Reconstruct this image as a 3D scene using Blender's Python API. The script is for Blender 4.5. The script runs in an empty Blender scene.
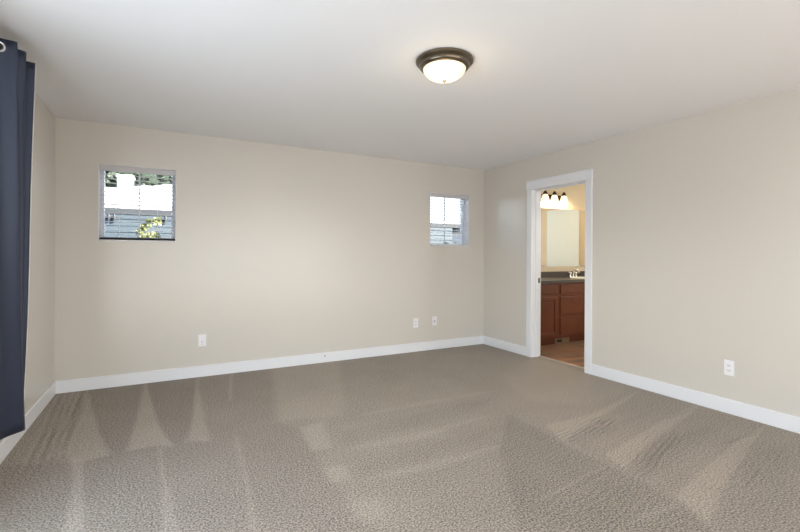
import bpy, bmesh, math, random
import numpy as np
from mathutils import Vector, Matrix

S = bpy.context.scene
COL = S.collection
random.seed(7)
PI = math.pi

# ------------------------------------------------------------------ room dimensions
W, H = 4.802, 2.44           # room width (x), ceiling height; back wall face at y = 0, left wall face at x = 0
REAR = -9.0                  # face of the wall behind the camera
XB = W + 0.13                # bathroom side of the right wall
XE = 7.40                    # bathroom far right wall

# ------------------------------------------------------------------ camera
yaw, roll = 0.493999, 0.005108
cam_d = bpy.data.cameras.new('camera')
cam = bpy.data.objects.new('camera', cam_d)
COL.objects.link(cam)
fw = Vector((math.sin(yaw), math.cos(yaw), 0)); rt = Vector((math.cos(yaw), -math.sin(yaw), 0)); up = Vector((0, 0, 1))
R_ = rt * math.cos(roll) + up * math.sin(roll)
U_ = up * math.cos(roll) - rt * math.sin(roll)
cam.matrix_world = Matrix(((R_.x, U_.x, -fw.x, 0.8671), (R_.y, U_.y, -fw.y, -4.8220), (R_.z, U_.z, -fw.z, 1.2423), (0, 0, 0, 1)))
cam_d.sensor_fit = 'HORIZONTAL'
cam_d.sensor_width = 36.0
cam_d.lens = 36.0 * 434.156 / 800.0
cam_d.shift_y = (254.855 - 266.0) / 800.0
cam_d.clip_start = 0.05
S.camera = cam

# ------------------------------------------------------------------ view, sky, sun, window daylight, added fill
S.view_settings.view_transform = 'Standard'
S.view_settings.look = 'None'
S.view_settings.gamma = 1.0
S.view_settings.use_curve_mapping = False
S.view_settings.exposure = 0.0

wd = bpy.data.worlds.new('sky'); S.world = wd; wd.use_nodes = True
wn = wd.node_tree.nodes; wl = wd.node_tree.links
bg = wn['Background']
sk = wn.new('ShaderNodeTexSky'); sk.sky_type = 'NISHITA'; sk.sun_disc = False
sk.sun_elevation = math.radians(48); sk.sun_rotation = math.radians(100); sk.dust_density = 3.0
wl.new(sk.outputs[0], bg.inputs[0]); bg.inputs[1].default_value = 0.6

def area(name, loc, rot, sx, sy, power, color):
    d = bpy.data.lights.new(name, 'AREA'); d.shape = 'RECTANGLE'; d.size = sx; d.size_y = sy; d.energy = power; d.color = color
    o = bpy.data.objects.new(name, d); COL.objects.link(o); o.location = loc; o.rotation_euler = rot
    return o
sd = bpy.data.lights.new('sun', 'SUN'); sd.energy = 32.0; sd.angle = 0.02; sd.color = (1, .95, .88)
so = bpy.data.objects.new('sun', sd); COL.objects.link(so)
so.rotation_euler = Vector((-0.50, 0.62, -0.60)).to_track_quat('-Z', 'Y').to_euler()
# daylight: a wide window in the left wall beside the curtain; the other area lights are added fill
area('daylight_side_window', (-0.10, -3.45, .95), (0, -PI/2-.15, 0), 1.4, 2.2, 53, (0.80, 0.90, 1.0))
area('fill_rear', (2.55, REAR - 0.10, 1.15), (PI/2+.08, 0, 0), 4.4, 1.9, 76, (0.93, 0.96, 1.0))  # added unseen fill, lights the room from behind the camera
area('fill_right', (W+.11, -7.7, 1.2), (0, PI/2, 0), 1.8, 2.0, 52, (0.95, 0.97, 1.0))  # added out of view to lift the left wall and far corner
area('fill_bathroom', (6.75, -2.63, 1.55), (PI/2, 0, 0), 1.0, .9, 8, (0.95, 0.98, 1.0))  # added light to brighten the bathroom and its white door

# ------------------------------------------------------------------ materials
def mat(name, col, rough=0.6, metal=0.0, noise=0.0, nscale=20.0, bump=0.0, bscale=150.0, spec=0.5, emit=None, estr=0.0, col2=None, sheen=0.0):
    m = bpy.data.materials.new(name); m.use_nodes = True
    nt = m.node_tree; N = nt.nodes; L = nt.links; p = N['Principled BSDF']
    p.inputs['Base Color'].default_value = (*col, 1); p.inputs['Roughness'].default_value = rough
    p.inputs['Metallic'].default_value = metal; p.inputs['Specular IOR Level'].default_value = spec
    if sheen: p.inputs['Sheen Weight'].default_value = sheen
    tc = N.new('ShaderNodeTexCoord')
    if noise or col2:
        n = N.new('ShaderNodeTexNoise'); n.inputs['Scale'].default_value = nscale; n.inputs['Detail'].default_value = 4
        L.new(tc.outputs['Object'], n.inputs['Vector'])
        mx = N.new('ShaderNodeMix'); mx.data_type = 'RGBA'
        a = [max(0, c * (1 - noise)) for c in col]; b = col2 or [min(1, c * (1 + noise)) for c in col]
        mx.inputs[6].default_value = (*a, 1); mx.inputs[7].default_value = (*b, 1)
        L.new(n.outputs['Fac'], mx.inputs[0]); L.new(mx.outputs[2], p.inputs['Base Color'])
    if bump:
        n2 = N.new('ShaderNodeTexNoise'); n2.inputs['Scale'].default_value = bscale; n2.inputs['Detail'].default_value = 3
        L.new(tc.outputs['Object'], n2.inputs['Vector'])
        bp = N.new('ShaderNodeBump'); bp.inputs['Strength'].default_value = bump; bp.inputs['Distance'].default_value = 0.002
        L.new(n2.outputs['Fac'], bp.inputs['Height']); L.new(bp.outputs[0], p.inputs['Normal'])
    if emit:
        p.inputs['Emission Color'].default_value = (*emit, 1); p.inputs['Emission Strength'].default_value = estr
    return m

def lin(r, g, b):
    return tuple((c/255/12.92 if c/255 <= .04045 else ((c/255+.055)/1.055)**2.4) for c in (r, g, b))

M = {}
M['wall'] = mat('wall_paint', lin(217, 211.3, 202), .27, spec=.95, noise=.012, nscale=1.5, bump=.10, bscale=110)
M['ceiling'] = mat('ceiling_paint', lin(247, 247, 248), .85, noise=.01, nscale=2, bump=.25, bscale=60)
M['trim'] = mat('white_trim', lin(236, 237, 240), .35, noise=.01, nscale=5)
M['plate'] = mat('white_plastic', lin(244, 242, 244), .3, noise=.01)
M['slot'] = mat('dark_slot', lin(70, 66, 66), .5, noise=.05)
M['blind'] = mat('blind_white', lin(240, 240, 240), .4, noise=.01)
M['valance'] = mat('blind_valance', lin(205, 203, 205), .5, noise=.01)
M['shaderail'] = mat('rail_painted_shade', lin(22, 21, 22), .7, noise=.1)  # shade on the rail's underside, painted in as a near-black colour
M['vinyl_frame'] = mat('window_vinyl', lin(232, 233, 236), .35, noise=.01)
M['curtain'] = mat('curtain_fabric', lin(40, 44, 58), .48, noise=.12, nscale=60, bump=.12, bscale=500)
cp = M['curtain'].node_tree.nodes['Principled BSDF']           # satin face of the blackout cloth
cp.inputs['IOR'].default_value = 1.68; cp.inputs['Specular Tint'].default_value = (.64, .75, 1.0, 1)
M['edgepale'] = mat('curtain_edge_pale', lin(225, 224, 222), .7, noise=.02)
M['chrome'] = mat('chrome', (.85, .85, .86), .08, 1.0, noise=.02)
M['grommet'] = mat('grommet_silver', lin(225, 225, 228), .22, .7, noise=.02)
M['bronze'] = mat('brushed_bronze', lin(122, 112, 97), .3, 1.0, noise=.12, nscale=8)
M['darkbronze'] = mat('dark_bronze', lin(70, 52, 40), .35, .9, noise=.12, nscale=12)
M['glassdome'] = mat('alabaster_glass', lin(250, 240, 222), .3, noise=.03, nscale=9, emit=(1.0, .82, .56), estr=.62)
M['shade'] = mat('frosted_shade', lin(250, 240, 220), .3, noise=.02, emit=(1.0, .80, .54), estr=1.1)
M['wood'] = mat('cherry_wood', lin(104, 54, 34), .38, noise=.22, nscale=7)
M['counter'] = mat('counter_laminate', lin(84, 78, 76), .28, noise=.35, nscale=60)
M['porcelain'] = mat('porcelain', lin(238, 236, 232), .12, noise=.01)
M['mirror'] = mat('mirror_glass', (.93, .95, .94), .015, 1.0, noise=.003)
M['bathwall'] = mat('bathroom_paint', lin(216, 202, 176), .7, noise=.012, nscale=2, bump=.08)
M['vent'] = mat('vent_tan', lin(150, 124, 98), .5, noise=.08)
M['door'] = mat('door_white', lin(232, 242, 244), .35, noise=.01)
M['bulbblack'] = mat('black_fitting', lin(30, 30, 34), .5, noise=.1)
M['concrete'] = mat('yard_ground', lin(100, 100, 94), .9, noise=.3, nscale=2)
M['siding'] = mat('blue_siding', lin(42, 56, 65), .6, noise=.05, nscale=3)
M['palesiding'] = mat('pale_siding', lin(205, 205, 203), .6, noise=.03, nscale=3)
M['fascia'] = mat('grey_fascia', lin(40, 44, 48), .6, noise=.05)
M['roof'] = mat('roof_shingle', lin(228, 228, 230), .8, noise=.08, nscale=18)
M['ventwhite'] = mat('roof_vent_white', lin(240, 240, 240), .6, noise=.02)
M['leaf'] = mat('tree_leaf', lin(40, 52, 40), .55, noise=.35, nscale=6, col2=lin(76, 90, 72))
M['shrubleaf'] = mat('shrub_leaf', lin(104, 112, 60), .5, noise=.1, nscale=6, col2=lin(124, 128, 88))
M['paleleaf'] = mat('pale_leaf', lin(70, 84, 66), .5, noise=.2, nscale=6, col2=lin(116, 126, 106))
M['bark'] = mat('bark', lin(92, 74, 58), .9, noise=.3, nscale=12)
M['threshold'] = mat('threshold_metal', lin(200, 190, 176), .35, .3, noise=.05)

# window glass: clear with a little reflection
def glass_mat():
    m = bpy.data.materials.new('window_glass'); m.use_nodes = True
    nt = m.node_tree; N = nt.nodes; L = nt.links
    N.remove(N['Principled BSDF']); out = N['Material Output']
    t = N.new('ShaderNodeBsdfTransparent'); t.inputs[0].default_value = (.97, .98, .98, 1)
    g = N.new('ShaderNodeBsdfGlossy'); g.inputs['Roughness'].default_value = .01
    fr = N.new('ShaderNodeFresnel'); fr.inputs[0].default_value = 1.25
    mx = N.new('ShaderNodeMixShader')
    L.new(fr.outputs[0], mx.inputs[0]); L.new(t.outputs[0], mx.inputs[1]); L.new(g.outputs[0], mx.inputs[2]); L.new(mx.outputs[0], out.inputs[0])
    return m
M['glass'] = glass_mat()
fm = bpy.data.materials.new('diffuser_sheet'); fm.use_nodes = True
fm.node_tree.nodes.remove(fm.node_tree.nodes['Principled BSDF']); ft = fm.node_tree.nodes.new('ShaderNodeBsdfTranslucent'); ft.inputs[0].default_value = (.8, .84, .84, 1)
fm.node_tree.links.new(ft.outputs[0], fm.node_tree.nodes['Material Output'].inputs[0]); M['frosted'] = fm

# carpet: speckled beige pile; attribute 'nap' = lie of the pile left by the vacuum, 'ripple' = ridged passes
def carpet_mat():
    m = bpy.data.materials.new('carpet'); m.use_nodes = True
    nt = m.node_tree; N = nt.nodes; L = nt.links; p = N['Principled BSDF']
    p.inputs['Roughness'].default_value = .95; p.inputs['Specular IOR Level'].default_value = .1
    p.inputs['Sheen Weight'].default_value = .15
    tc = N.new('ShaderNodeTexCoord')
    def math_(op, a=None, b=None, va=None, vb=None):
        n = N.new('ShaderNodeMath'); n.operation = op
        if a is not None: L.new(a, n.inputs[0])
        elif va is not None: n.inputs[0].default_value = va
        if b is not None: L.new(b, n.inputs[1])
        elif vb is not None: n.inputs[1].default_value = vb
        return n.outputs[0]
    fine = N.new('ShaderNodeTexNoise'); fine.inputs['Scale'].default_value = 105; fine.inputs['Detail'].default_value = 3; fine.inputs['Roughness'].default_value = .65
    L.new(tc.outputs['Object'], fine.inputs['Vector'])
    broad = N.new('ShaderNodeTexNoise'); broad.inputs['Scale'].default_value = 3.0; broad.inputs['Detail'].default_value = 4
    L.new(tc.outputs['Object'], broad.inputs['Vector'])
    nap = N.new('ShaderNodeAttribute'); nap.attribute_name = 'nap'
    rip = N.new('ShaderNodeAttribute'); rip.attribute_name = 'ripple'
    wr = rip.outputs['Fac']
    # brightness factor
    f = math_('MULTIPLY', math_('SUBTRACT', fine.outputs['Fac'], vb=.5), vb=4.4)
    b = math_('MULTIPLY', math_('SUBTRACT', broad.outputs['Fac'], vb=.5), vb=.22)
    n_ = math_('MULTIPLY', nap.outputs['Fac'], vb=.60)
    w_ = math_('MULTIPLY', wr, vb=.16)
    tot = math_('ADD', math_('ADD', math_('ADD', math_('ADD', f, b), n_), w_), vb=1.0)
    tot = math_('MAXIMUM', tot, vb=.15)
    mx = N.new('ShaderNodeVectorMath'); mx.operation = 'SCALE'
    mx.inputs[0].default_value = lin(151, 141, 129); L.new(tot, mx.inputs['Scale'])
    L.new(mx.outputs[0], p.inputs['Base Color'])
    hgt = math_('ADD', fine.outputs['Fac'], math_('MULTIPLY', wr, vb=1.2))
    bp = N.new('ShaderNodeBump'); bp.inputs['Strength'].default_value = .8; bp.inputs['Distance'].default_value = .010
    L.new(hgt, bp.inputs['Height']); L.new(bp.outputs[0], p.inputs['Normal'])
    return m
M['carpet'] = carpet_mat()

# bathroom floor: mottled brown and grey planks
def plank_mat():
    m = bpy.data.materials.new('plank_floor'); m.use_nodes = True
    nt = m.node_tree; N = nt.nodes; L = nt.links; p = N['Principled BSDF']; p.inputs['Roughness'].default_value = .32
    tc = N.new('ShaderNodeTexCoord'); mp = N.new('ShaderNodeMapping'); mp.inputs['Rotation'].default_value = (0, 0, math.radians(8))
    L.new(tc.outputs['Object'], mp.inputs[0])
    br = N.new('ShaderNodeTexBrick'); br.inputs['Scale'].default_value = 1.0
    br.inputs['Brick Width'].default_value = .62; br.inputs['Row Height'].default_value = .105; br.inputs['Mortar Size'].default_value = .0015
    br.inputs['Color1'].default_value = (*lin(104, 94, 88), 1); br.inputs['Color2'].default_value = (*lin(168, 124, 92), 1); br.inputs['Mortar'].default_value = (*lin(60, 48, 40), 1)
    L.new(mp.outputs[0], br.inputs['Vector'])
    n = N.new('ShaderNodeTexNoise'); n.inputs['Scale'].default_value = 5; n.inputs['Detail'].default_value = 5
    mp2 = N.new('ShaderNodeMapping'); mp2.inputs['Scale'].default_value = (1, 5, 1); L.new(mp.outputs[0], mp2.inputs[0]); L.new(mp2.outputs[0], n.inputs['Vector'])
    mx = N.new('ShaderNodeMix'); mx.data_type = 'RGBA'; mx.blend_type = 'OVERLAY'; mx.inputs[0].default_value = .8
    L.new(br.outputs['Color'], mx.inputs[6]); L.new(n.outputs['Color'], mx.inputs[7]); L.new(mx.outputs[2], p.inputs['Base Color'])
    return m
M['plank'] = plank_mat()

# ------------------------------------------------------------------ helpers
def bx(bm, x0, x1, y0, y1, z0, z1, bev=0.0, seg=2):
    g = bmesh.ops.create_cube(bm, size=1.0)
    bmesh.ops.transform(bm, matrix=Matrix.Translation(((x0+x1)/2, (y0+y1)/2, (z0+z1)/2)) @ Matrix.Diagonal((abs(x1-x0), abs(y1-y0), abs(z1-z0), 1)), verts=g['verts'])
    if bev:
        es = list({e for v in g['verts'] for e in v.link_edges})
        bmesh.ops.bevel(bm, geom=es, offset=bev, segments=seg, affect='EDGES', profile=.5)
def lathe(bm, prof, mtx=None, n=40):
    """prof: list of (radius, z), revolved about z, then moved by mtx"""
    mtx = mtx or Matrix()
    rings = []
    for r, z in prof:
        if r < 1e-6: rings.append([bm.verts.new(mtx @ Vector((0, 0, z)))])
        else: rings.append([bm.verts.new(mtx @ Vector((r*math.cos(2*PI*k/n), r*math.sin(2*PI*k/n), z))) for k in range(n)])
    for a, b in zip(rings, rings[1:]):
        for k in range(n):
            k2 = (k+1) % n
            if len(a) == 1 and len(b) == 1: continue
            if len(a) == 1: f = (a[0], b[k2], b[k])
            elif len(b) == 1: f = (a[k], a[k2], b[0])
            else: f = (a[k], a[k2], b[k2], b[k])
            bm.faces.new(f)
def tube(bm, pts, r, n=10):
    pts = [Vector(p) for p in pts]; rings = []
    rad = r if isinstance(r, (list, tuple)) else [r]*len(pts)
    ref = Vector((0.13, 0.21, 0.97))
    for i, p in enumerate(pts):
        t = (pts[min(i+1, len(pts)-1)] - pts[max(i-1, 0)]).normalized()
        a = t.cross(ref)
        if a.length < .05: a = t.cross(Vector((1, 0, 0)))
        a.normalize(); b = t.cross(a)
        rings.append([bm.verts.new(p + rad[i]*(a*math.cos(2*PI*k/n) + b*math.sin(2*PI*k/n))) for k in range(n)])
    for a, b in zip(rings, rings[1:]):
        for k in range(n): bm.faces.new((a[k], a[(k+1) % n], b[(k+1) % n], b[k]))
    bm.faces.new(rings[0][::-1]); bm.faces.new(rings[-1])
def quad(bm, a, b, c, d): bm.faces.new([bm.verts.new(p) for p in (a, b, c, d)])
def obj(name, bm, material, parent=None, smooth=False, angle=40):
    bmesh.ops.recalc_face_normals(bm, faces=bm.faces[:])
    me = bpy.data.meshes.new(name); bm.to_mesh(me); bm.free()
    if smooth:
        for p in me.polygons: p.use_smooth = True
        me.set_sharp_from_angle(angle=math.radians(angle))
    me.materials.append(material)
    o = bpy.data.objects.new(name, me); COL.objects.link(o)
    if parent:
        o.parent = parent
        o.matrix_parent_inverse = Matrix.Translation(parent.matrix_world.translation).inverted() if parent.type == 'EMPTY' and parent.parent is None else Matrix()
    return o
def boxes(name, material, lst, parent=None, bev=0.0):
    bm = bmesh.new()
    for b in lst: bx(bm, *b, bev=bev)
    return obj(name, bm, material, parent)
def thing(name, label, cat, loc=(0, 0, 0), group=None):
    o = bpy.data.objects.new(name, None); COL.objects.link(o); o.empty_display_size = .1
    o.location = loc; o.matrix_world = Matrix.Translation(loc)
    return tag(o, label, cat, group)
def tag(o, label, cat, group=None):
    o['label'] = label; o['category'] = cat
    if group: o['group'] = group
    return o
def struct(o, label, cat):
    o['kind'] = 'structure'; o['label'] = label; o['category'] = cat
    return o
# ------------------------------------------------------------------ room shell
WIN = [(0.316, 0.951), (3.907, 4.543)]; WZ0, WZ1 = 1.357, 2.067    # two small windows in the back wall
T = 0.18
lst = []
xs = [-.16, WIN[0][0], WIN[0][1], WIN[1][0], WIN[1][1], XB]
for i in (0, 2, 4): lst.append((xs[i], xs[i+1], 0, T, 0, H))
for a, b in WIN: lst += [(a, b, 0, T, 0, WZ0), (a, b, 0, T, WZ1, H)]
struct(boxes('wall_back', M['wall'], lst), 'beige back wall with two small high windows', 'wall')
# left wall with the wide window beside the curtain (out of the picture)
LY0, LY1, LZ0, LZ1 = -4.7, -2.3, .12, 2.0
struct(boxes('wall_left', M['wall'], [(-.16, 0, LY1, 0, 0, H), (-.16, 0, REAR, LY0, 0, H), (-.16, 0, LY0, LY1, 0, LZ0), (-.16, 0, LY0, LY1, LZ1, H)]), 'beige left wall behind the dark curtain', 'wall')
# rear wall with an opening added for the fill light
RX0, RX1, RZ0, RZ1 = .3, 4.75, .15, 2.15
struct(boxes('wall_rear', M['wall'], [(-.16, RX0, REAR-.16, REAR, 0, H), (RX1, XB, REAR-.16, REAR, 0, H), (RX0, RX1, REAR-.16, REAR, 0, RZ0), (RX0, RX1, REAR-.16, REAR, RZ1, H)]), 'beige wall opposite the two small windows', 'wall')
# right wall with the bathroom doorway, plus an unseen opening added for fill
DY0, DY1, DZ = -1.692, -.922, 2.045      # clear opening between the casings
struct(boxes('wall_right', M['wall'], [(W, XB, DY1+.012, 0, 0, H), (W, XB, -6.65, DY0-.012, 0, H), (W, XB, REAR, -8.75, 0, H), (W, XB, -8.75, -6.65, 0, .3), (W, XB, -8.75, -6.65, 2.1, H), (W, XB, DY0-.012, DY1+.012, DZ+.012, H)]), 'beige right wall with the bathroom doorway', 'wall')
struct(boxes('ceiling', M['ceiling'], [(-.16, XB, REAR-.16, T, H, H+.15)]), 'flat off-white ceiling', 'ceiling')

# carpet
NAP = [
 (-0.2,0.015,[(0.02,-1.492),(0.426,-1.65),(0.562,-1.62),(0.815,-1.61),(1.129,-1.689),(1.296,-1.611),(1.595,-1.563),(1.706,-1.786),(1.667,-2.536),(1.684,-3.053),(0.222,-2.28)]),
 (-0.26,0.008,[(0.238,0.063),(0.361,-0.69),(0.459,-1.155),(0.523,-1.441),(0.569,-1.577),(0.61,-1.629),(0.641,-1.583),(0.658,-1.39),(0.671,-1.102),(0.675,0.05)]),
 (0.3,0.008,[(0.234,0.065),(0.294,-0.841),(0.309,-1.464),(0.356,-1.542),(0.427,-1.658),(0.565,-1.621),(0.459,-1.155)]),
 (0.34,0.008,[(0.696,0.039),(0.677,-1.084),(0.658,-1.608),(0.815,-1.61),(0.925,-1.692),(0.827,-1.226)]),
 (-0.28,0.008,[(0.709,0.033),(0.779,-0.807),(0.827,-1.226),(0.86,-1.477),(0.9,-1.604),(0.952,-1.656),(0.99,-1.563),(1.043,-1.231),(1.144,0.043)]),
 (0.3,0.008,[(1.144,0.043),(1.055,-1.123),(1.007,-1.608),(1.128,-1.697),(1.13,-1.254)]),
 (0.35,0.006,[(1.464,0.047),(1.492,0.033),(1.362,-0.921),(1.332,-0.906)]),
 (-0.12,0.02,[(1.157,0.036),(1.898,0.102),(1.604,-1.523),(1.296,-1.611),(1.13,-1.672)]),
 (0.42,0.008,[(0.349,-1.523),(0.442,-1.659),(0.55,-2.454),(0.472,-2.412),(0.423,-1.882)]),
 (0.32,0.008,[(0.821,-1.629),(0.849,-1.644),(0.872,-2.118),(0.927,-2.653),(0.856,-2.615),(0.858,-2.225)]),
 (0.28,0.008,[(1.275,-1.619),(1.304,-1.691),(1.259,-2.542),(1.234,-2.815),(1.203,-2.798),(1.243,-2.428)]),
 (0.25,0.03,[(1.908,0.097),(2.71,0.107),(2.092,-1.663),(1.606,-1.547)]),
 (0.3,0.012,[(1.715,-1.751),(1.89,-1.716),(1.815,-2.15),(1.68,-2.159)]),
 (0.28,0.015,[(1.671,-2.386),(1.802,-2.414),(1.774,-2.593),(1.665,-2.559)]),
 (0.25,0.03,[(1.67,-2.758),(1.849,-2.852),(1.775,-3.001),(1.636,-2.971)]),
 (0.2,0.006,[(0.015,0.247),(0.031,0.239),(0.156,-1.617),(0.126,-1.601)]),
 (0.22,0.006,[(0.072,0.218),(0.089,0.209),(0.202,-1.533),(0.17,-1.516)]),
 (0.2,0.006,[(0.113,0.196),(0.13,0.188),(0.259,-1.534),(0.232,-1.52)]),
 (0.2,0.006,[(0.163,0.171),(0.179,0.162),(0.297,-1.481),(0.27,-1.467)]),
 (-0.25,0.006,[(0.04,0.235),(0.064,0.222),(0.179,-1.576),(0.155,-1.59)]),
 (-0.25,0.006,[(0.089,0.209),(0.105,0.201),(0.23,-1.533),(0.204,-1.519)]),
 (-0.25,0.006,[(0.187,0.158),(0.22,0.141),(0.316,-1.413),(0.294,-1.433)]),
 (-0.16,0.2,[(3.2,-1.788),(3.234,-2.305),(3.217,-2.575),(3.174,-3.127),(3.146,-3.586),(3.039,-3.769),(1.795,-3.112),(2.296,-2.451)]),
 (-0.22,0.012,[(3.23,-2.232),(3.234,-2.305),(3.217,-2.575),(3.178,-2.796),(3.174,-3.127),(3.182,-3.345),(3.146,-3.586),(3.039,-3.769),(2.272,-3.363),(2.749,-2.688)]),
 (0.35,0.008,[(4.882,-2.304),(3.817,-2.538),(3.319,-2.526),(3.202,-2.792),(3.598,-2.682),(4.542,-2.408)]),
 (0.35,0.008,[(4.905,-2.789),(4.322,-2.848),(3.283,-3.046),(3.226,-3.216),(3.657,-3.081),(4.575,-2.883)]),
 (0.32,0.008,[(4.808,-3.282),(4.228,-3.328),(3.323,-3.489),(3.191,-3.529),(3.1,-3.726),(3.471,-3.606),(4.164,-3.429)]),
 (-0.3,0.006,[(4.668,-3.313),(4.18,-3.303),(4.127,-3.327),(4.433,-3.327)]),
 (-0.3,0.006,[(4.742,-2.842),(4.287,-2.853),(4.224,-2.889),(4.577,-2.859)]),
 (-0.15,0.02,[(3.233,-2.79),(3.548,-2.688),(3.791,-2.73),(4.43,-2.706),(4.034,-2.79),(3.276,-2.882)]),
 (-0.15,0.02,[(3.222,-3.241),(3.829,-3.084),(4.172,-3.074),(4.489,-3.115),(3.968,-3.244),(3.243,-3.341)]),
 (-0.1,0.04,[(3.24,-3.684),(4.092,-3.47),(4.659,-3.518),(3.393,-3.955),(3.071,-3.786)]),
 (0.25,0.006,[(2.393,-3.237),(3.179,-3.123),(3.168,-3.145),(2.695,-3.214)]),
 (0.2,0.006,[(2.449,-3.312),(3.151,-3.19),(3.135,-3.208),(2.696,-3.278)]),
 (0.22,0.006,[(2.718,-3.542),(3.179,-3.553),(3.169,-3.568),(2.878,-3.583)]),
 (0.2,0.04,[(4.922,-0.906),(4.849,-1.649),(4.862,-2.258),(3.98,-2.392),(3.589,-2.106),(3.925,-1.348)]),
 (0.2,0.015,[(1.949,-1.725),(2.863,-1.672),(3.837,-1.729),(2.809,-1.756)]),
 (0.2,0.015,[(1.791,-2.218),(2.441,-2.209),(3.204,-2.169),(2.373,-2.322)]),
 (0.22,0.015,[(1.766,-2.612),(2.267,-2.616),(2.97,-2.635),(2.279,-2.706)]),
 (-0.12,0.02,[(1.944,-1.95),(2.831,-1.874),(3.469,-1.867),(2.992,-2.059),(1.894,-2.175)]),
 (-0.1,0.02,[(1.815,-2.462),(2.492,-2.385),(3.225,-2.368),(2.633,-2.528),(1.822,-2.593)]),
]
RIPPLE = [
 ([(3.237,-2.701),(3.195,-2.822),(3.417,-2.833),(3.8,-2.756),(3.916,-2.589),(3.697,-2.569)],0.976,0.217,0.034,0.9),
 ([(3.224,-3.202),(3.187,-3.336),(3.35,-3.321),(3.862,-3.239),(4.134,-3.094),(3.846,-3.02)],0.956,0.293,0.034,1),
 ([(3.217,-2.575),(3.175,-3.093),(3.167,-3.349),(3.007,-3.735),(2.272,-3.363),(2.42,-2.806)],0.986,0.164,0.036,0.32),
 ([(3.324,-3.63),(3.233,-3.726),(3.881,-3.7),(4.44,-3.491),(4.13,-3.444)],0.979,0.202,0.036,0.4),
 ([(2.183,-2.392),(3.09,-2.298),(3.148,-2.815),(2.351,-2.896),(1.916,-2.888)],0.999,0.05,0.036,0.25),
 ([(0.136,-1.606),(0.106,-1.83),(0.306,-1.53),(0.28,-0.153),(0.033,-0.025)],-0.028,1,0.05,0.6),
]

def carpet():
    step = .01; x0, x1, y0, y1 = 0.0, W, -4.2, 0.0
    nx = int(round((x1-x0)/step)); ny = int(round((y1-y0)/step))
    gx = np.linspace(x0, x1, nx+1); gy = np.linspace(y0, y1, ny+1)
    X, Y = np.meshgrid(gx, gy)
    def mask(poly):
        c = np.zeros(X.shape, bool); n = len(poly)
        for i in range(n):
            (ax, ay), (bx_, by) = poly[i], poly[(i+1) % n]
            if ay == by: continue
            cond = ((ay > Y) != (by > Y)) & (X < (bx_-ax)*(Y-ay)/(by-ay)+ax)
            c ^= cond
        return c.astype(float)
    def blur(m, s):
        k = int(max(1, round(3*s/step))); t = np.arange(-k, k+1)*step; w = np.exp(-.5*(t/max(s, .004))**2); w /= w.sum()
        for ax in (0, 1):
            pad = [(0, 0), (0, 0)]; pad[ax] = (k, k); q = np.pad(m, pad, mode='edge'); acc = 0
            for j, wj in enumerate(w):
                sl = [slice(None)]*2; sl[ax] = slice(j, j+m.shape[ax]); acc = acc + wj*q[tuple(sl)]
            m = acc
        return m
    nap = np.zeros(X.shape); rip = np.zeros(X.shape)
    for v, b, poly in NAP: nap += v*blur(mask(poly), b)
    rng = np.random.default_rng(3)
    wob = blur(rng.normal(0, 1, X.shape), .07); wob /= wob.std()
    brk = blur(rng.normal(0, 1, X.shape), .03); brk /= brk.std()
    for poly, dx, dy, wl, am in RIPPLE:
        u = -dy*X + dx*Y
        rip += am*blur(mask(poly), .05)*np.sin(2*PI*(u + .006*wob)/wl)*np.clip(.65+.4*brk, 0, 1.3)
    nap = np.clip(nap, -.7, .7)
    verts = np.stack([X, Y, 0*X], -1).reshape(-1, 3).tolist()
    idx = np.arange((nx+1)*(ny+1)).reshape(ny+1, nx+1)
    faces = np.stack([idx[:-1, :-1], idx[:-1, 1:], idx[1:, 1:], idx[1:, :-1]], -1).reshape(-1, 4).tolist()
    nap = nap.reshape(-1).tolist(); rip = rip.reshape(-1).tolist()
    def plane(a, b, c, d):
        k = len(verts); verts.extend([(a, c, 0), (b, c, 0), (b, d, 0), (a, d, 0)]); faces.append((k, k+1, k+2, k+3)); nap.extend([0]*4); rip.extend([0]*4)
    plane(0, W, REAR, y0); plane(W, XB-.005, DY0-.012, DY1+.012)
    me = bpy.data.meshes.new('floor'); me.from_pydata(verts, [], faces)
    for nm, dat in (('nap', nap), ('ripple', rip)):
        a = me.attributes.new(nm, 'FLOAT', 'POINT'); a.data.foreach_set('value', dat)
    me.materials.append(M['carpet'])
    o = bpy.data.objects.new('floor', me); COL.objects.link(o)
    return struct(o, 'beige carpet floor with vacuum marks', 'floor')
carpet()
boxes('floor_slab', M['concrete'], [(-.16, XB, REAR-.16, T, -.2, -.012)])['kind'] = 'structure'

# baseboards (board with an eased top edge)
def baseboard(name, x0, x1, y0, y1, label):
    bm = bmesh.new(); bx(bm, x0, x1, y0, y1, 0, .112, bev=.003)
    return struct(obj(name, bm, M['trim']), label, 'baseboard')
baseboard('baseboard_back', 0, W, -.016, 0, 'white baseboard along the back wall')
baseboard('baseboard_left', 0, .016, REAR, -.016, 'white baseboard along the left wall')
struct(boxes('baseboard_right', M['trim'], [(W-.016, W, DY1+.080, -.016, 0, .112), (W-.016, W, REAR, DY0-.080, 0, .112)], bev=.003), 'white baseboard along the right wall', 'baseboard')

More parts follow.
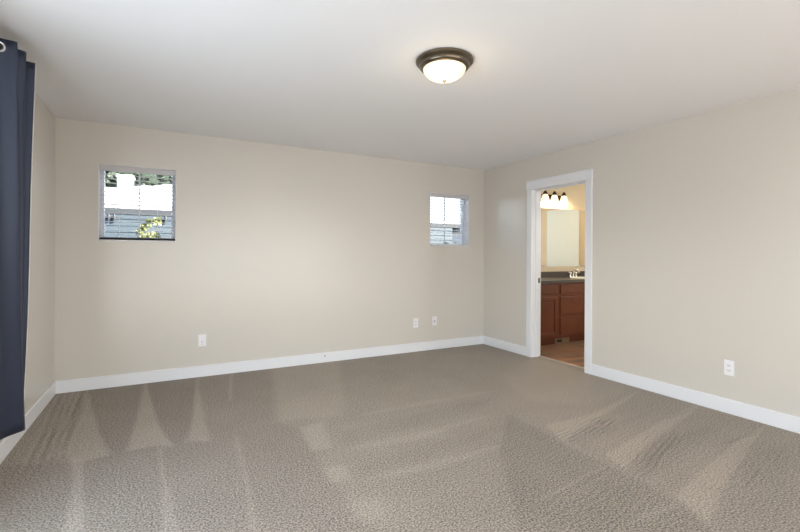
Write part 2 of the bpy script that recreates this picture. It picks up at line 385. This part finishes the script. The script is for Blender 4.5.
# doorway: casings, craftsman head, jambs, stops, strike plate
dr = bpy.data.objects.new('door_1', None); COL.objects.link(dr); struct(dr, 'white cased doorway opening into the bathroom', 'doorway')
for a, b in ((DY1, DY1+.080), (DY0-.080, DY0)):
    boxes('side_casing', M['trim'], [(W-.020, W, a, b, 0, DZ)], dr, .003)
bm = bmesh.new(); bx(bm, W-.026, W, DY0-.084, DY1+.084, DZ, DZ+.104, .003); bx(bm, W-.034, W, DY0-.090, DY1+.090, DZ+.098, DZ+.108, .002)
obj('head_casing', bm, M['trim'], dr)
for a, b in ((DY1-.004, DY1+.012), (DY0-.012, DY0+.004)):
    boxes('jamb', M['trim'], [(W-.002, XB+.002, a, b, 0, DZ+.012)], dr, .001)
boxes('head_jamb', M['trim'], [(W-.002, XB+.002, DY0-.012, DY1+.012, DZ-.004, DZ+.012)], dr, .001)
boxes('door_stop', M['trim'], [(W+.045, W+.085, DY1-.016, DY1-.004, 0, DZ-.004), (W+.045, W+.085, DY0+.004, DY0+.016, 0, DZ-.004), (W+.045, W+.085, DY0+.004, DY1-.004, DZ-.016, DZ-.004)], dr, .002)
for a, b in ((DY1, DY1+.07), (DY0-.07, DY0)):
    boxes('inner_casing', M['trim'], [(XB, XB+.016, a, b, 0, DZ)], dr, .003)
boxes('inner_head_casing', M['trim'], [(XB, XB+.016, DY0-.07, DY1+.07, DZ, DZ+.09)], dr, .003)
sp = boxes('strike_plate', M['darkbronze'], [(W+.092, W+.122, DY1-.0065, DY1-.004, .905, .965)], dr, .001); sp['label'] = 'small dark metal strike plate'
boxes('strike_hole', M['bulbblack'], [(W+.100, W+.114, DY1-.0072, DY1-.006, .922, .948)], sp)
struct(boxes('trim_1', M['threshold'], [(XB-.012, XB+.022, DY0+.004, DY1-.004, -.004, .007)], bev=.002), 'pale metal strip where carpet meets bathroom floor', 'threshold strip')

# ------------------------------------------------------------------ bathroom shell
BY0 = -2.6
struct(boxes('wall_bathroom_back', M['bathwall'], [(XB, XE+.12, 0, T, 0, H)]), 'cream bathroom wall behind mirror and vanity', 'wall')
EDY0, EDY1 = -1.26, -.52     # white door in the far right wall, seen in the mirror
struct(boxes('wall_bathroom_right', M['bathwall'], [(XE, XE+.12, BY0, 0, 0, H)]), 'cream bathroom wall seen in the mirror', 'wall')
struct(boxes('wall_bathroom_front', M['bathwall'], [(XB, 6.2, BY0-.12, BY0, 0, H), (7.3, XE+.12, BY0-.12, BY0, 0, H), (6.2, 7.3, BY0-.12, BY0, 0, 1.1), (6.2, 7.3, BY0-.12, BY0, 2.0, H)]), 'cream bathroom wall facing the vanity', 'wall')  # opening is an addition, holds the bathroom fill light
struct(boxes('ceiling_bathroom', M['ceiling'], [(XB, XE+.12, BY0-.12, T, H, H+.15)]), 'white bathroom ceiling', 'ceiling')
struct(boxes('floor_bathroom', M['plank'], [(XB-.005, XE+.12, BY0-.12, T, -.2, -.001)]), 'mottled brown plank bathroom floor', 'floor')
boxes('bathroom_wall_face', M['bathwall'], [(XB, XB+.002, BY0, DY0-.07, 0, H), (XB, XB+.002, DY1+.07, 0, 0, H), (XB, XB+.002, DY0-.07, DY1+.07, DZ+.09, H)])['kind'] = 'structure'
struct(boxes('window_3', M['frosted'], [(6.2, 7.3, BY0-.06, BY0-.05, 1.1, 2.0)]), 'unseen translucent pane added to diffuse the sun', 'window')  # sheet added out of view to block direct sun and scatter it
d2 = bpy.data.objects.new('door_2', None); COL.objects.link(d2); struct(d2, 'white door reflected in the bathroom mirror', 'door')
boxes('leaf', M['door'], [(XE-.03, XE, EDY0, EDY1, .01, 2.11)], d2, .003)
boxes('recessed_panel_moulding', M['door'], [(XE-.034, XE-.03, EDY0+.13, EDY1-.13, z0, z1) for z0, z1 in ((.25, .95),)], d2, .003)
bm = bmesh.new(); lathe(bm, [(0, .075), (.02, .072), (.028, .055), (.02, .04), (.011, .03), (.011, .006), (.03, .004), (.03, 0)], Matrix.Translation((XE-.03, EDY0+.07, .95)) @ Matrix.Rotation(-PI/2, 4, 'Y'), 24)
obj('knob', bm, M['bronze'], d2, True)

# ------------------------------------------------------------------ windows in the back wall
def window(idx, x0, x1, label):
    w = bpy.data.objects.new('window_%d' % idx, None); COL.objects.link(w); struct(w, label, 'window')
    z0, z1 = WZ0, WZ1; e = .006
    boxes('return_liner', M['vinyl_frame'], [(x0, x0+e, -.001, T, z0, z1), (x1-e, x1, -.001, T, z0, z1), (x0, x1, -.001, T, z1-e, z1)], w)
    boxes('sill', M['vinyl_frame'], [(x0, x1, -.003, T, z0, z0+.012)], w, .002)
    f = .030
    bm = bmesh.new()
    a0, a1, b0, b1 = x0+e, x1-e, z0+.012, z1-e
    for q in ((a0, a0+f, b0, b1), (a1-f, a1, b0, b1)): bx(bm, q[0], q[1], .105, .165, q[2], q[3], .003)
    for q in ((a0, a1, b0, b0+f), (a0, a1, b1-f, b1)): bx(bm, q[0], q[1], .107, .163, q[2], q[3], .003)
    obj('frame', bm, M['vinyl_frame'], w)
    xm = (x0+x1)/2
    boxes('muntin', M['vinyl_frame'], [(xm-.006, xm+.006, .128, .142, b0+f, b1-f), (a0+f, a1-f, .127, .143, 1.704, 1.717)], w, .001)
    boxes('pane', M['glass'], [(a0+f, a1-f, .134, .136, b0+f, b1-f)], w)
    return w
window(1, *WIN[0], 'small square window near the curtain')
window(2, *WIN[1], 'small square window near the doorway')

def blind(x0, x1, label, rail_m, rail_label=None):
    t = thing('window_blind', label, 'blind', ((x0+x1)/2, .04, WZ0+.013), 'white slatted window blinds')
    a, b = x0+.009, x1-.009
    bm = bmesh.new(); bx(bm, a-.002, b+.002, .004, .016, WZ1-.058, WZ1-.007, .003)
    v = obj('valance', bm, M['valance'], t); v['label'] = 'pale grey front strip'
    boxes('head_rail', M['blind'], [(a, b, .020, .066, WZ1-.050, WZ1-.008)], t, .002)
    # slats: thin, slightly crowned, open flat
    bm = bmesh.new(); n = 15; zt, zb = WZ1-.085, WZ0+.062
    for i in range(n):
        z = zt + (zb-zt)*i/(n-1); ys = [.019, .031, .043, .055, .067]; hs = [0, .0022, .003, .0022, 0]
        tp = [[bm.verts.new((x, y, z+h)) for y, h in zip(ys, hs)] for x in (a, b)]
        bt = [[bm.verts.new((x, y, z+h-.0022)) for y, h in zip(ys, hs)] for x in (a, b)]
        for k in range(4):
            bm.faces.new((tp[0][k], tp[0][k+1], tp[1][k+1], tp[1][k])); bm.faces.new((bt[0][k], bt[1][k], bt[1][k+1], bt[0][k+1]))
            for s in (0, 1): bm.faces.new((tp[s][k], bt[s][k], bt[s][k+1], tp[s][k+1]))
        for k in (0, 4): bm.faces.new((tp[0][k], tp[1][k], bt[1][k], bt[0][k]))
    obj('slats', bm, M['blind'], t, True, 30)
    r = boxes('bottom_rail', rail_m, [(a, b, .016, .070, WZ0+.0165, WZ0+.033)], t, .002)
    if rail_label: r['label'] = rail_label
    for x in (x0+.16, x1-.16):
        bm = bmesh.new()
        for y in (.0165, .0695): tube(bm, [(x, y, WZ0+.028), (x, y, WZ1-.045)], .0012, 6)
        obj('ladder_cord', bm, M['blind'], t)
blind(*WIN[0], 'white slatted blind with shade painted on its bottom rail in the window near the curtain', M['shaderail'], 'bottom rail with painted shade')
blind(*WIN[1], 'white slatted blind with a white bottom rail in the window near the doorway', M['blind'])

# ------------------------------------------------------------------ curtain
def smooth_pts(P, n=7):
    out = []
    for i in range(len(P)-1):
        p0, p1, p2, p3 = (Vector(P[max(i-1, 0)]), Vector(P[i]), Vector(P[i+1]), Vector(P[min(i+2, len(P)-1)]))
        for k in range(n):
            s = k/n; out.append(.5*((2*p1)+(p2-p0)*s+(2*p0-5*p1+4*p2-p3)*s*s+(3*p1-p0-3*p2+p3)*s**3))
    out.append(Vector(P[-1])); return out
CT, CB = 2.365, .232
top = [(.180, -1.535), (.080, -1.575), (.172, -1.69), (.080, -1.735), (.162, -1.812), (.085, -1.838), (.050, -1.93)]
bot = [(.112, -1.462), (.060, -1.50), (.128, -1.555), (.075, -1.575), (.160, -1.620), (.080, -1.74), (.060, -1.96)]
ct = tag(bpy.data.objects.new('curtain', None), 'long dark blue-grey curtain hanging in folds at the left wall', 'curtain'); COL.objects.link(ct)
ct.location = (.12, -1.8, CB); ct.matrix_world = Matrix.Translation((.12, -1.8, CB))
bm = bmesh.new(); A = smooth_pts(top); B = smooth_pts(bot); nz = 40; grid = []
for j in range(nz+1):
    s = j/nz; z = CB + (CT-CB)*s; k = s**0.85
    row = []
    for i, (a, b) in enumerate(zip(A, B)):
        p = b.lerp(a, k); wob = .004*math.sin(3.1*s*2+i*.35)*(1-s)*s*4
        row.append(bm.verts.new((p.x+wob, p.y, z)))
    grid.append(row)
EDGE = [tuple(r[0].co) for r in grid]
for j in range(nz):
    for i in range(len(A)-1): bm.faces.new((grid[j][i], grid[j][i+1], grid[j+1][i+1], grid[j+1][i]))
fab = obj('fabric', bm, M['curtain'], ct, True, 180)
md = fab.modifiers.new('thick', 'SOLIDIFY'); md.thickness = .0035; md.offset = 0
bm = bmesh.new(); tube(bm, [(grid_e[0]+.002, grid_e[1]+.003, grid_e[2]) for grid_e in EDGE], .003, 6); o = obj('pale_edge', bm, M['edgepale'], ct, True); o['label'] = 'thin pale edge'  # thin pale line along the far edge of the fabric
# grommet rings where the rod passes through each pleat face
RODX, RODZ = .092, 2.318
def grommet(x, y, nrm):
    bm = bmesh.new(); q = Vector(nrm).to_track_quat('Z', 'Y').to_matrix().to_4x4()
    prof = [(.019, -.005), (.019, .005), (.021, .0065), (.027, .0065), (.0295, .004), (.0295, -.004), (.027, -.0065), (.021, -.0065), (.019, -.005)]
    lathe(bm, prof, Matrix.Translation((x, y, RODZ)) @ q, 32)
    o = obj('grommet', bm, M['grommet'], ct, True); o['label'] = 'silver ring'
    bm = bmesh.new(); lathe(bm, [(0, .0042), (.0191, .0042), (.0191, -.0042), (0, -.0042)], Matrix.Translation((x, y, RODZ)) @ q, 24)
    obj('ring_opening', bm, M['bulbblack'], o, True)
for i in range(4, 5):
    (ax, ay), (bx_, by) = top[i], top[i+1]
    s = (RODX-ax)/(bx_-ax); d = Vector((bx_-ax, by-ay)).normalized()
    grommet(RODX, ay+(by-ay)*s, (-d.y, d.x, 0) if d.x > 0 else (d.y, -d.x, 0))
rd = thing('curtain_rod', 'dark rod carrying the charcoal curtain at the left wall', 'curtain rod', (RODX, -2.0, RODZ))
bm = bmesh.new(); tube(bm, [(RODX, -1.56, RODZ), (RODX, -4.7, RODZ)], .011, 14); obj('rod', bm, M['darkbronze'], rd, True)
boxes('bracket', M['darkbronze'], [(0.0, RODX, -2.10, -2.085, RODZ-.008, RODZ+.008), (0, .008, -2.115, -2.07, RODZ-.03, RODZ+.03)], rd, .001)

# ------------------------------------------------------------------ flush ceiling light
LX, LY = 2.37, -2.595
cl = thing('ceiling_light', 'round bronze flush ceiling light with a glowing white glass dome', 'ceiling light', (LX, LY, H))
bm = bmesh.new(); T0 = Matrix.Translation((LX, LY, H))
lathe(bm, [(0, 0), (.172, 0), (.176, -.004), (.176, -.014), (.170, -.021), (.158, -.026), (.154, -.030), (.1535, -.040), (.149, -.047), (.141, -.052), (.132, -.054), (.128, -.050), (.124, -.03), (0, -.02)], T0, 64)
obj('base_ring', bm, M['bronze'], cl, True, 30)
bm = bmesh.new(); prof = [(.131*math.cos(a), -.050-.074*math.sin(a)**1.0) for a in [k*PI/2/14 for k in range(15)]]
lathe(bm, [(.128, -.044)]+prof[:-1]+[(0, -.124)], T0, 64); obj('glass_dome', bm, M['glassdome'], cl, True, 60)
bm = bmesh.new(); lathe(bm, [(0, -.118), (.011, -.121), (.0125, -.126), (.008, -.131), (.005, -.136), (0, -.138)], T0, 24); obj('finial', bm, M['bronze'], cl, True)
pl = bpy.data.lights.new('ceiling_bulb', 'POINT'); pl.energy = 1.8; pl.color = (1, .80, .50); pl.shadow_soft_size = .1
po = bpy.data.objects.new('ceiling_bulb', pl); COL.objects.link(po); po.location = (LX, LY, H-.20)

dl = bpy.data.lights.new('ceiling_lamp_downlight', 'SPOT'); dl.energy = 72; dl.color = (1, .93, .80); dl.spot_size = math.radians(165); dl.spot_blend = .6; dl.shadow_soft_size = .1
do = bpy.data.objects.new('ceiling_lamp_downlight', dl); COL.objects.link(do); do.location = (LX, LY, H-.16)

# ------------------------------------------------------------------ wall plates
def plate(name, label, cat, pos, face, kind, lower=False):
    """face 'y': on the back wall, 'x': on the right wall"""
    t = thing(name, label, cat, pos, 'white wall plates near the floor')
    def pb(bm, u0, u1, d0, d1, z0, z1, bev=0):
        if face == 'y': bx(bm, pos[0]+u0, pos[0]+u1, pos[1]-d1, pos[1]-d0, pos[2]+z0, pos[2]+z1, bev)
        else: bx(bm, pos[0]-d1, pos[0]-d0, pos[1]-u1, pos[1]-u0, pos[2]+z0, pos[2]+z1, bev)
    bm = bmesh.new(); pb(bm, -.036, .036, 0, .006, -.060, .060, .003); obj('cover_plate', bm, M['plate'], t)
    if kind == 'duplex':
        for zc in ((-.010, -.036) if lower else (.020, -.020)):
            h = .011 if lower else .015
            bm = bmesh.new(); pb(bm, -.017, .017, .005, .008, zc-h, zc+h, .003); s = obj('socket', bm, M['plate'], t)
            bm = bmesh.new(); pb(bm, -.008, -.005, .0075, .0083, zc-.004, zc+.006); pb(bm, .005, .008, .0075, .0083, zc-.004, zc+.006); pb(bm, -.002, .002, .0075, .0083, zc-.010, zc-.006)
            obj('slots', bm, M['slot'], s)
    else:
        bm = bmesh.new()
        mt = Matrix.Translation((pos[0], pos[1]-.005, pos[2])) @ Matrix.Rotation(PI/2, 4, 'X')
        lathe(bm, [(.0085, 0), (.0085, .003), (.0055, .003), (.0055, .011), (.002, .011), (0, .009)], mt, 20); obj('connector', bm, M['slot'], t, True)
    for zc in ((.044, -.044) if kind != 'duplex' else ((.050,) if lower else (0,))):
        lz = pos[2]+zc; bm = bmesh.new()
        mt = Matrix.Translation((pos[0], pos[1]-.0055, lz)) @ Matrix.Rotation(PI/2, 4, 'X') if face == 'y' else Matrix.Translation((pos[0]-.0055, pos[1], lz)) @ Matrix.Rotation(-PI/2, 4, 'Y')
        lathe(bm, [(.0032, 0), (.0032, .0008), (0, .0014)], mt, 12); obj('screw', bm, M['plate'], t)
plate('wall_outlet', 'white outlet under the window near the curtain, its sockets set low on the plate', 'wall outlet', (1.192, 0, .366), 'y', 'duplex', True)
plate('wall_outlet', 'white outlet, first of the close pair on the back wall, farther from the doorway', 'wall outlet', (3.698, 0, .366), 'y', 'duplex')
plate('wall_jack', 'white cable jack plate on the back wall, nearest the room corner', 'wall jack', (3.984, 0, .372), 'y', 'jack')
plate('wall_outlet', 'white double-socket outlet on the right wall past the doorway', 'wall outlet', (W, -3.032, .360), 'x', 'duplex')
bm = bmesh.new(); lathe(bm, [(.0085, 0), (.0085, .002), (.006, .0035), (0, .0038)], Matrix.Translation((2.482, -.016, .076)) @ Matrix.Rotation(PI/2, 4, 'X'), 16)
tag(obj('cable_cap', bm, mat('cap_grey', lin(150, 148, 148), .5, noise=.02), None, True), 'tiny grey cap on the white baseboard of the back wall', 'cap')

# ------------------------------------------------------------------ vanity
VX0, VX1, VF = 5.02, 7.02, -.55
vc = thing('vanity_cabinet', 'cherry wood bathroom vanity cabinet with panelled doors and drawers', 'cabinet', (6.0, -.27, 0))
boxes('body', M['wood'], [(VX0, VX1, VF, VF+.02, .095, .860), (VX0, VX1, -.02, -.002, .095, .860), (VX0, VX0+.02, VF+.02, -.02, .095, .860), (VX1-.02, VX1, VF+.02, -.02, .095, .860), (VX0+.02, VX1-.02, VF+.02, -.02, .095, .115)], vc)
boxes('toe_kick', M['wood'], [(VX0, VX1, -.48, -.46, 0.0, .097)], vc)
def front(name, x0, x1, z0, z1, rail=.05):
    """framed front: raised stiles and rails around a recessed flat panel"""
    y = VF; bm = bmesh.new()
    r = min(rail, (z1-z0)*.28)
    bx(bm, x0, x0+r, y-.02, y, z0, z1, .007); bx(bm, x1-r, x1, y-.02, y, z0, z1, .007)
    bx(bm, x0+r-.004, x1-r+.004, y-.0195, y, z1-r, z1, .004); bx(bm, x0+r-.004, x1-r+.004, y-.0195, y, z0, z0+r, .004)
    o = obj(name, bm, M['wood'], vc)
    boxes('panel', M['wood'], [(x0+r-.002, x1-r+.002, y-.010, y, z0+r-.002, z1-r+.002)], o)
    return o
def slab(name, x0, x1, z0, z1):
    bm = bmesh.new(); bx(bm, x0, x1, VF-.02, VF, z0, z1, .009, 2); return obj(name, bm, M['wood'], vc)
slab('drawer', 5.19, 5.632, .712, .842); front('door', 5.19, 5.632, .135, .672)
for z0, z1 in ((.712, .842), (.420, .672), (.135, .384)): slab('drawer', 5.696, 6.150, z0, z1)
slab('drawer', 6.215, 6.86, .712, .842); front('door', 6.215, 6.53, .135, .672); front('door', 6.545, 6.86, .135, .672)
vn = bmesh.new(); bx(vn, 5.685, 5.968, -.490, -.48, .002, .076, .003)
vt = obj('register_vent', vn, M['vent'], vc); vt['label'] = 'tan floor-level vent with a dark slot'
boxes('vent_slot', M['bulbblack'], [(5.715, 5.815, -.4915, -.488, .020, .058)], vt)
boxes('vent_louver', M['vent'], [(5.830, 5.945, -.492, -.489, z, z+.006) for z in (.020, .033, .046)], vt)
tp = thing('vanity_countertop', 'dark grey speckled countertop with backsplash on the cherry vanity', 'countertop', (6.0, -.3, .862))
SX, SY = 6.50, -.31
# top with an oval bowl opening
bm = bmesh.new(); n = 48; z1, z0 = .902, .864; x0, x1, y0, y1 = VX0-.01, VX1+.015, -.585, -.002
def edge_pt(a):
    c, s = math.cos(a), math.sin(a); t = 9
    if c > 1e-9: t = min(t, (x1-SX)/c)
    if c < -1e-9: t = min(t, (x0-SX)/c)
    if s > 1e-9: t = min(t, (y1-SY)/s)
    if s < -1e-9: t = min(t, (y0-SY)/s)
    return (SX+c*t, SY+s*t)
angs = sorted([2*PI*k/n for k in range(n)] + [math.atan2(cy-SY, cx-SX) % (2*PI) for cx in (x0, x1) for cy in (y0, y1)])
ins = [(SX+.215*math.cos(a), SY+.165*math.sin(a)) for a in angs]; ous = [edge_pt(a) for a in angs]; n = len(angs)
V = [[bm.verts.new((*p, z)) for p in q] for q, z in ((ins, z1), (ous, z1), (ous, z0), (ins, z0))]
for i in range(n):
    j = (i+1) % n
    for q in range(4): bm.faces.new((V[q][i], V[q][j], V[(q+1) % 4][j], V[(q+1) % 4][i]))
obj('slab', bm, M['counter'], tp)
boxes('backsplash', M['counter'], [(VX0-.01, VX1+.015, -.022, -.002, .902, .995)], tp, .003)
bm = bmesh.new(); mt = Matrix.Translation((SX, SY, .902)) @ Matrix.Diagonal((1, .77, 1, 1))
lathe(bm, [(.235, .001), (.232, .008), (.222, .011), (.212, .006), (.200, -.03), (.165, -.09), (.10, -.125), (.02, -.133), (0, -.134), ], mt, 48)
o = obj('sink_bowl', bm, M['porcelain'], tp, True, 80); o['label'] = 'white oval sink bowl'
fc = thing('faucet', 'chrome two-handle faucet standing on the dark vanity countertop', 'faucet', (SX, -.105, .902))
bm = bmesh.new(); bx(bm, SX-.085, SX+.085, -.135, -.075, .902, .918, .008, 3); obj('deck_plate', bm, M['chrome'], fc, True)
bm = bmesh.new(); tube(bm, [(SX, -.105, .915), (SX, -.108, .965), (SX, -.125, 1.01), (SX, -.16, 1.03), (SX, -.20, 1.018), (SX, -.218, .985)], [.017, .016, .014, .013, .012, .012], 16); obj('spout', bm, M['chrome'], fc, True, 60)
for s in (-1, 1):
    bm = bmesh.new(); x = SX+s*.065
    lathe(bm, [(0, .918), (.018, .918), (.016, .935), (.010, .945), (.012, .955), (.022, .965), (.024, .978), (.018, .988), (0, .990)], Matrix.Translation((x, -.105, 0)), 20)
    tube(bm, [(x, -.105, .975), (x+s*.055, -.112, .990)], [.007, .006], 8)
    obj('handle', bm, M['chrome'], fc, True, 60)
mr = thing('wall_mirror', 'large frameless mirror over the vanity reflecting a white door', 'mirror', (6.2, -.004, 1.07))
bm = bmesh.new(); bx(bm, 5.05, 7.15, -.008, -.001, 1.072, 1.978, .002); obj('mirror_glass', bm, M['mirror'], mr)
for x in (5.5, 6.6):
    for z in (1.064, 1.974): boxes('mirror_clip', M['chrome'], [(x, x+.02, -.011, -.0005, z, z+.012)], mr, .001)

# three-lamp bar over the mirror
vl = thing('vanity_light', 'dark bronze wall bar with three glowing bell shades over the bathroom mirror', 'wall light', (6.18, 0, 2.15))
bm = bmesh.new(); bx(bm, 5.86, 6.34, -.022, -.001, 2.105, 2.185, .008, 3); obj('backplate', bm, M['darkbronze'], vl)
for x in (5.885, 6.080, 6.285):
    a = bmesh.new(); tube(a, [(x, -.02, 2.145), (x, -.06, 2.150), (x, -.095, 2.175), (x, -.105, 2.205)], .009, 10); arm = obj('arm', a, M['darkbronze'], vl, True)
    c = bmesh.new(); lathe(c, [(0, 2.228), (.010, 2.225), (.018, 2.212), (.030, 2.195), (.036, 2.175), (.036, 2.165), (0, 2.165)], Matrix.Translation((x, -.105, 0)), 24); obj('cap', c, M['darkbronze'], arm, True)
    g = bmesh.new(); lathe(g, [(.030, 2.168), (.040, 2.150), (.050, 2.115), (.060, 2.075), (.068, 2.050), (.065, 2.050), (.057, 2.075), (.046, 2.115), (.036, 2.148), (.026, 2.166)], Matrix.Translation((x, -.105, 0)), 28)
    sh = obj('lamp_shade', g, M['shade'], vl, True, 60); sh['label'] = 'frosted glowing glass bell'
    b = bpy.data.lights.new('vanity_bulb', 'POINT'); b.energy = 11; b.color = (1, .74, .44); b.shadow_soft_size = .03
    bo = bpy.data.objects.new('vanity_bulb', b); COL.objects.link(bo); bo.location = (x, -.105, 2.03)

# ------------------------------------------------------------------ outside
GZ = -.35
bm = bmesh.new(); bx(bm, -25, 40, T+.02, 45, GZ-.1, GZ); struct(obj('ground', bm, M['concrete']), 'yard ground between the houses', 'ground')
def house(name, label, x0, x1, y0, y1, ze, sl, over, wallm, lap=True):
    """hip roofed house; ze = eave height, sl = roof slope"""
    t = thing(name, label, 'house', ((x0+x1)/2, (y0+y1)/2, GZ))
    bm = bmesh.new(); bx(bm, x0+.03, x1-.03, y0+.03, y1, GZ, ze)
    z = GZ
    while z < ze-.02:                                   # lap boards
        h = .125; z2 = min(z+h, ze)
        for a, b, c in (((x0, y0), (x1, y0), (0, -1)), ((x0, y0), (x0, y1), (-1, 0)), ((x1, y0), (x1, y1), (1, 0))):
            o1, o2 = .016, .002
            p = [(a[0]+c[0]*o1, a[1]+c[1]*o1, z), (b[0]+c[0]*o1, b[1]+c[1]*o1, z), (b[0]+c[0]*o2, b[1]+c[1]*o2, z2), (a[0]+c[0]*o2, a[1]+c[1]*o2, z2)]
            q = [(v[0]-c[0]*.06, v[1]-c[1]*.06, v[2]) for v in p]
            pv = [bm.verts.new(v) for v in p]; qv = [bm.verts.new(v) for v in q]
            bm.faces.new(pv); bm.faces.new(qv)
            for i in range(4): bm.faces.new((pv[i], pv[(i+1) % 4], qv[(i+1) % 4], qv[i]))
        z = z2
    obj('wall', bm, wallm, t)
    ex0, ex1, ey0, ey1 = x0-over, x1+.3, y0-over, y1+over
    hw = (ey1-ey0)/2; zr = ze+hw*sl; ym = (ey0+ey1)/2
    bm = bmesh.new()
    c = [bm.verts.new((x, y, ze+.02)) for x, y in ((ex0, ey0), (ex1, ey0), (ex1, ey1), (ex0, ey1))]
    r = [bm.verts.new((ex0+hw, ym, zr)), bm.verts.new((ex1-hw, ym, zr))]
    for f in ((c[0], c[1], r[1], r[0]), (c[1], c[2], r[1]), (c[2], c[3], r[0], r[1]), (c[3], c[0], r[0]), (c[3], c[2], c[1], c[0])): bm.faces.new(f)
    obj('roof', bm, M['roof'], t)
    boxes('fascia', M['fascia'], [(ex0, ex1, ey0-.02, ey0, ze-.10, ze+.015), (ex0-.02, ex0, ey0, ey1, ze-.10, ze+.015), (ex1, ex1+.02, ey0, ey1, ze-.10, ze+.015)], t)
    boxes('soffit', M['fascia'], [(ex0, ex1, ey0, ey1, ze-.03, ze)], t)
    return t
h1 = house('neighbour_house', 'blue lap-sided neighbour house with a pale hip roof outside the windows', -2.9, 7.78, 5.0, 13.4, 2.09, .277, .0, M['siding'])
for xc in (-.04, .81):
    for dx in (-.045, .045):
        bm = bmesh.new(); lathe(bm, [(0, 1.985), (.012, 1.985), (.020, 1.965), (.028, 1.93), (.030, 1.88), (0, 1.88)], Matrix.Translation((xc+dx, 4.93, 0)), 16)
        o = obj('wall_fitting', bm, M['bulbblack'], h1, True); o['label'] = 'small black fitting under the eave'
bm = bmesh.new(); bx(bm, -.25, .09, 8.4, 8.9, 2.6, 3.24, .03); bx(bm, -.28, .12, 8.36, 8.94, 3.22, 3.27, .02); o = obj('chimney', bm, M['ventwhite'], h1); o['label'] = 'white box on the roof'
house('neighbour_house', 'pale neighbour house beyond the corner of the blue house', 11.5, 19.0, 8.0, 15.0, 2.30, .30, .3, M['palesiding'])

def leaves(bm, centers, n, ls, squash=1.0, upb=0.0):
    for _ in range(n):
        (cx, cy, cz, r) = random.choice(centers)
        d = Vector((random.gauss(0, 1), random.gauss(0, 1), random.gauss(0, 1))).normalized()*r*random.random()**.4
        p = Vector((cx, cy, cz)) + Vector((d.x, d.y, d.z*squash))
        a = Vector((random.gauss(0, 1), random.gauss(0, 1), random.gauss(0, 1)+upb)).normalized()
        b = a.orthogonal().normalized(); b.rotate(Matrix.Rotation(random.random()*6.28, 3, a)); l = ls*random.uniform(.6, 1.3); w = l*.40
        quad(bm, p, p+a*l*.5+b*w, p+a*l, p+a*l*.5-b*w)
def tree(x, y, h, r, label, n=1500):
    t = thing('tree', label, 'tree', (x, y, GZ), 'trees beyond the blue house')
    bm = bmesh.new(); tube(bm, [(x, y, GZ), (x+.05, y, h*.4), (x, y+.05, h*.75)], [.22, .15, .07], 10); obj('trunk', bm, M['bark'], t, True)
    cs = [(x+random.uniform(-r, r)*.7, y+random.uniform(-r, r)*.7, h-r+random.uniform(-r, r)*.7, r*random.uniform(.35, .6)) for _ in range(22)]
    bm = bmesh.new(); leaves(bm, cs, n, .42); obj('foliage', bm, M['leaf'], t)
tree(-1.15, 17.5, 5.2, 1.75, 'leafy green tree beyond the blue house, above the white box on its roof', 2200)
tree(.85, 24.0, 6.0, 1.6, 'leafy green tree above the roof, behind the middle bar of the first window', 2000)
def shrub(x, y, h, r, label, m, n, ls):
    t = thing('shrub', label, 'shrub', (x, y, GZ))
    bm = bmesh.new(); cs = []
    for k in range(9):
        a = k*2.4; rr = r*(.25+.75*((k*.37) % 1)); hx, hy = x+rr*math.cos(a), y+rr*math.sin(a)*.6; hh = GZ+(h-GZ)*(.80+.2*((k*.61) % 1))
        tube(bm, [(x, y, GZ), (x+(hx-x)*.5, y+(hy-y)*.5, GZ+(hh-GZ)*.5), (hx, hy, hh)], [.014, .010, .004], 6)
        for s in range(6): q = .45+.55*s/5; cs.append((x+(hx-x)*q, y+(hy-y)*q, GZ+(hh-GZ)*q-.03, r*(.36-.26*max(0, (q-.6)/.4))))
    obj('stems', bm, M['bark'], t, True)
    bm = bmesh.new(); leaves(bm, cs, n, ls, 1.0, .9); obj('foliage', bm, m, t)
shrub(.60, 3.0, 1.83, .16, 'yellow-green shrub against the blue siding outside the window near the curtain', M['shrubleaf'], 1700, .075)
shrub(7.05, 4.2, 1.60, .30, 'pale shrub at the corner of the blue house outside the second window', M['paleleaf'], 700, .08)
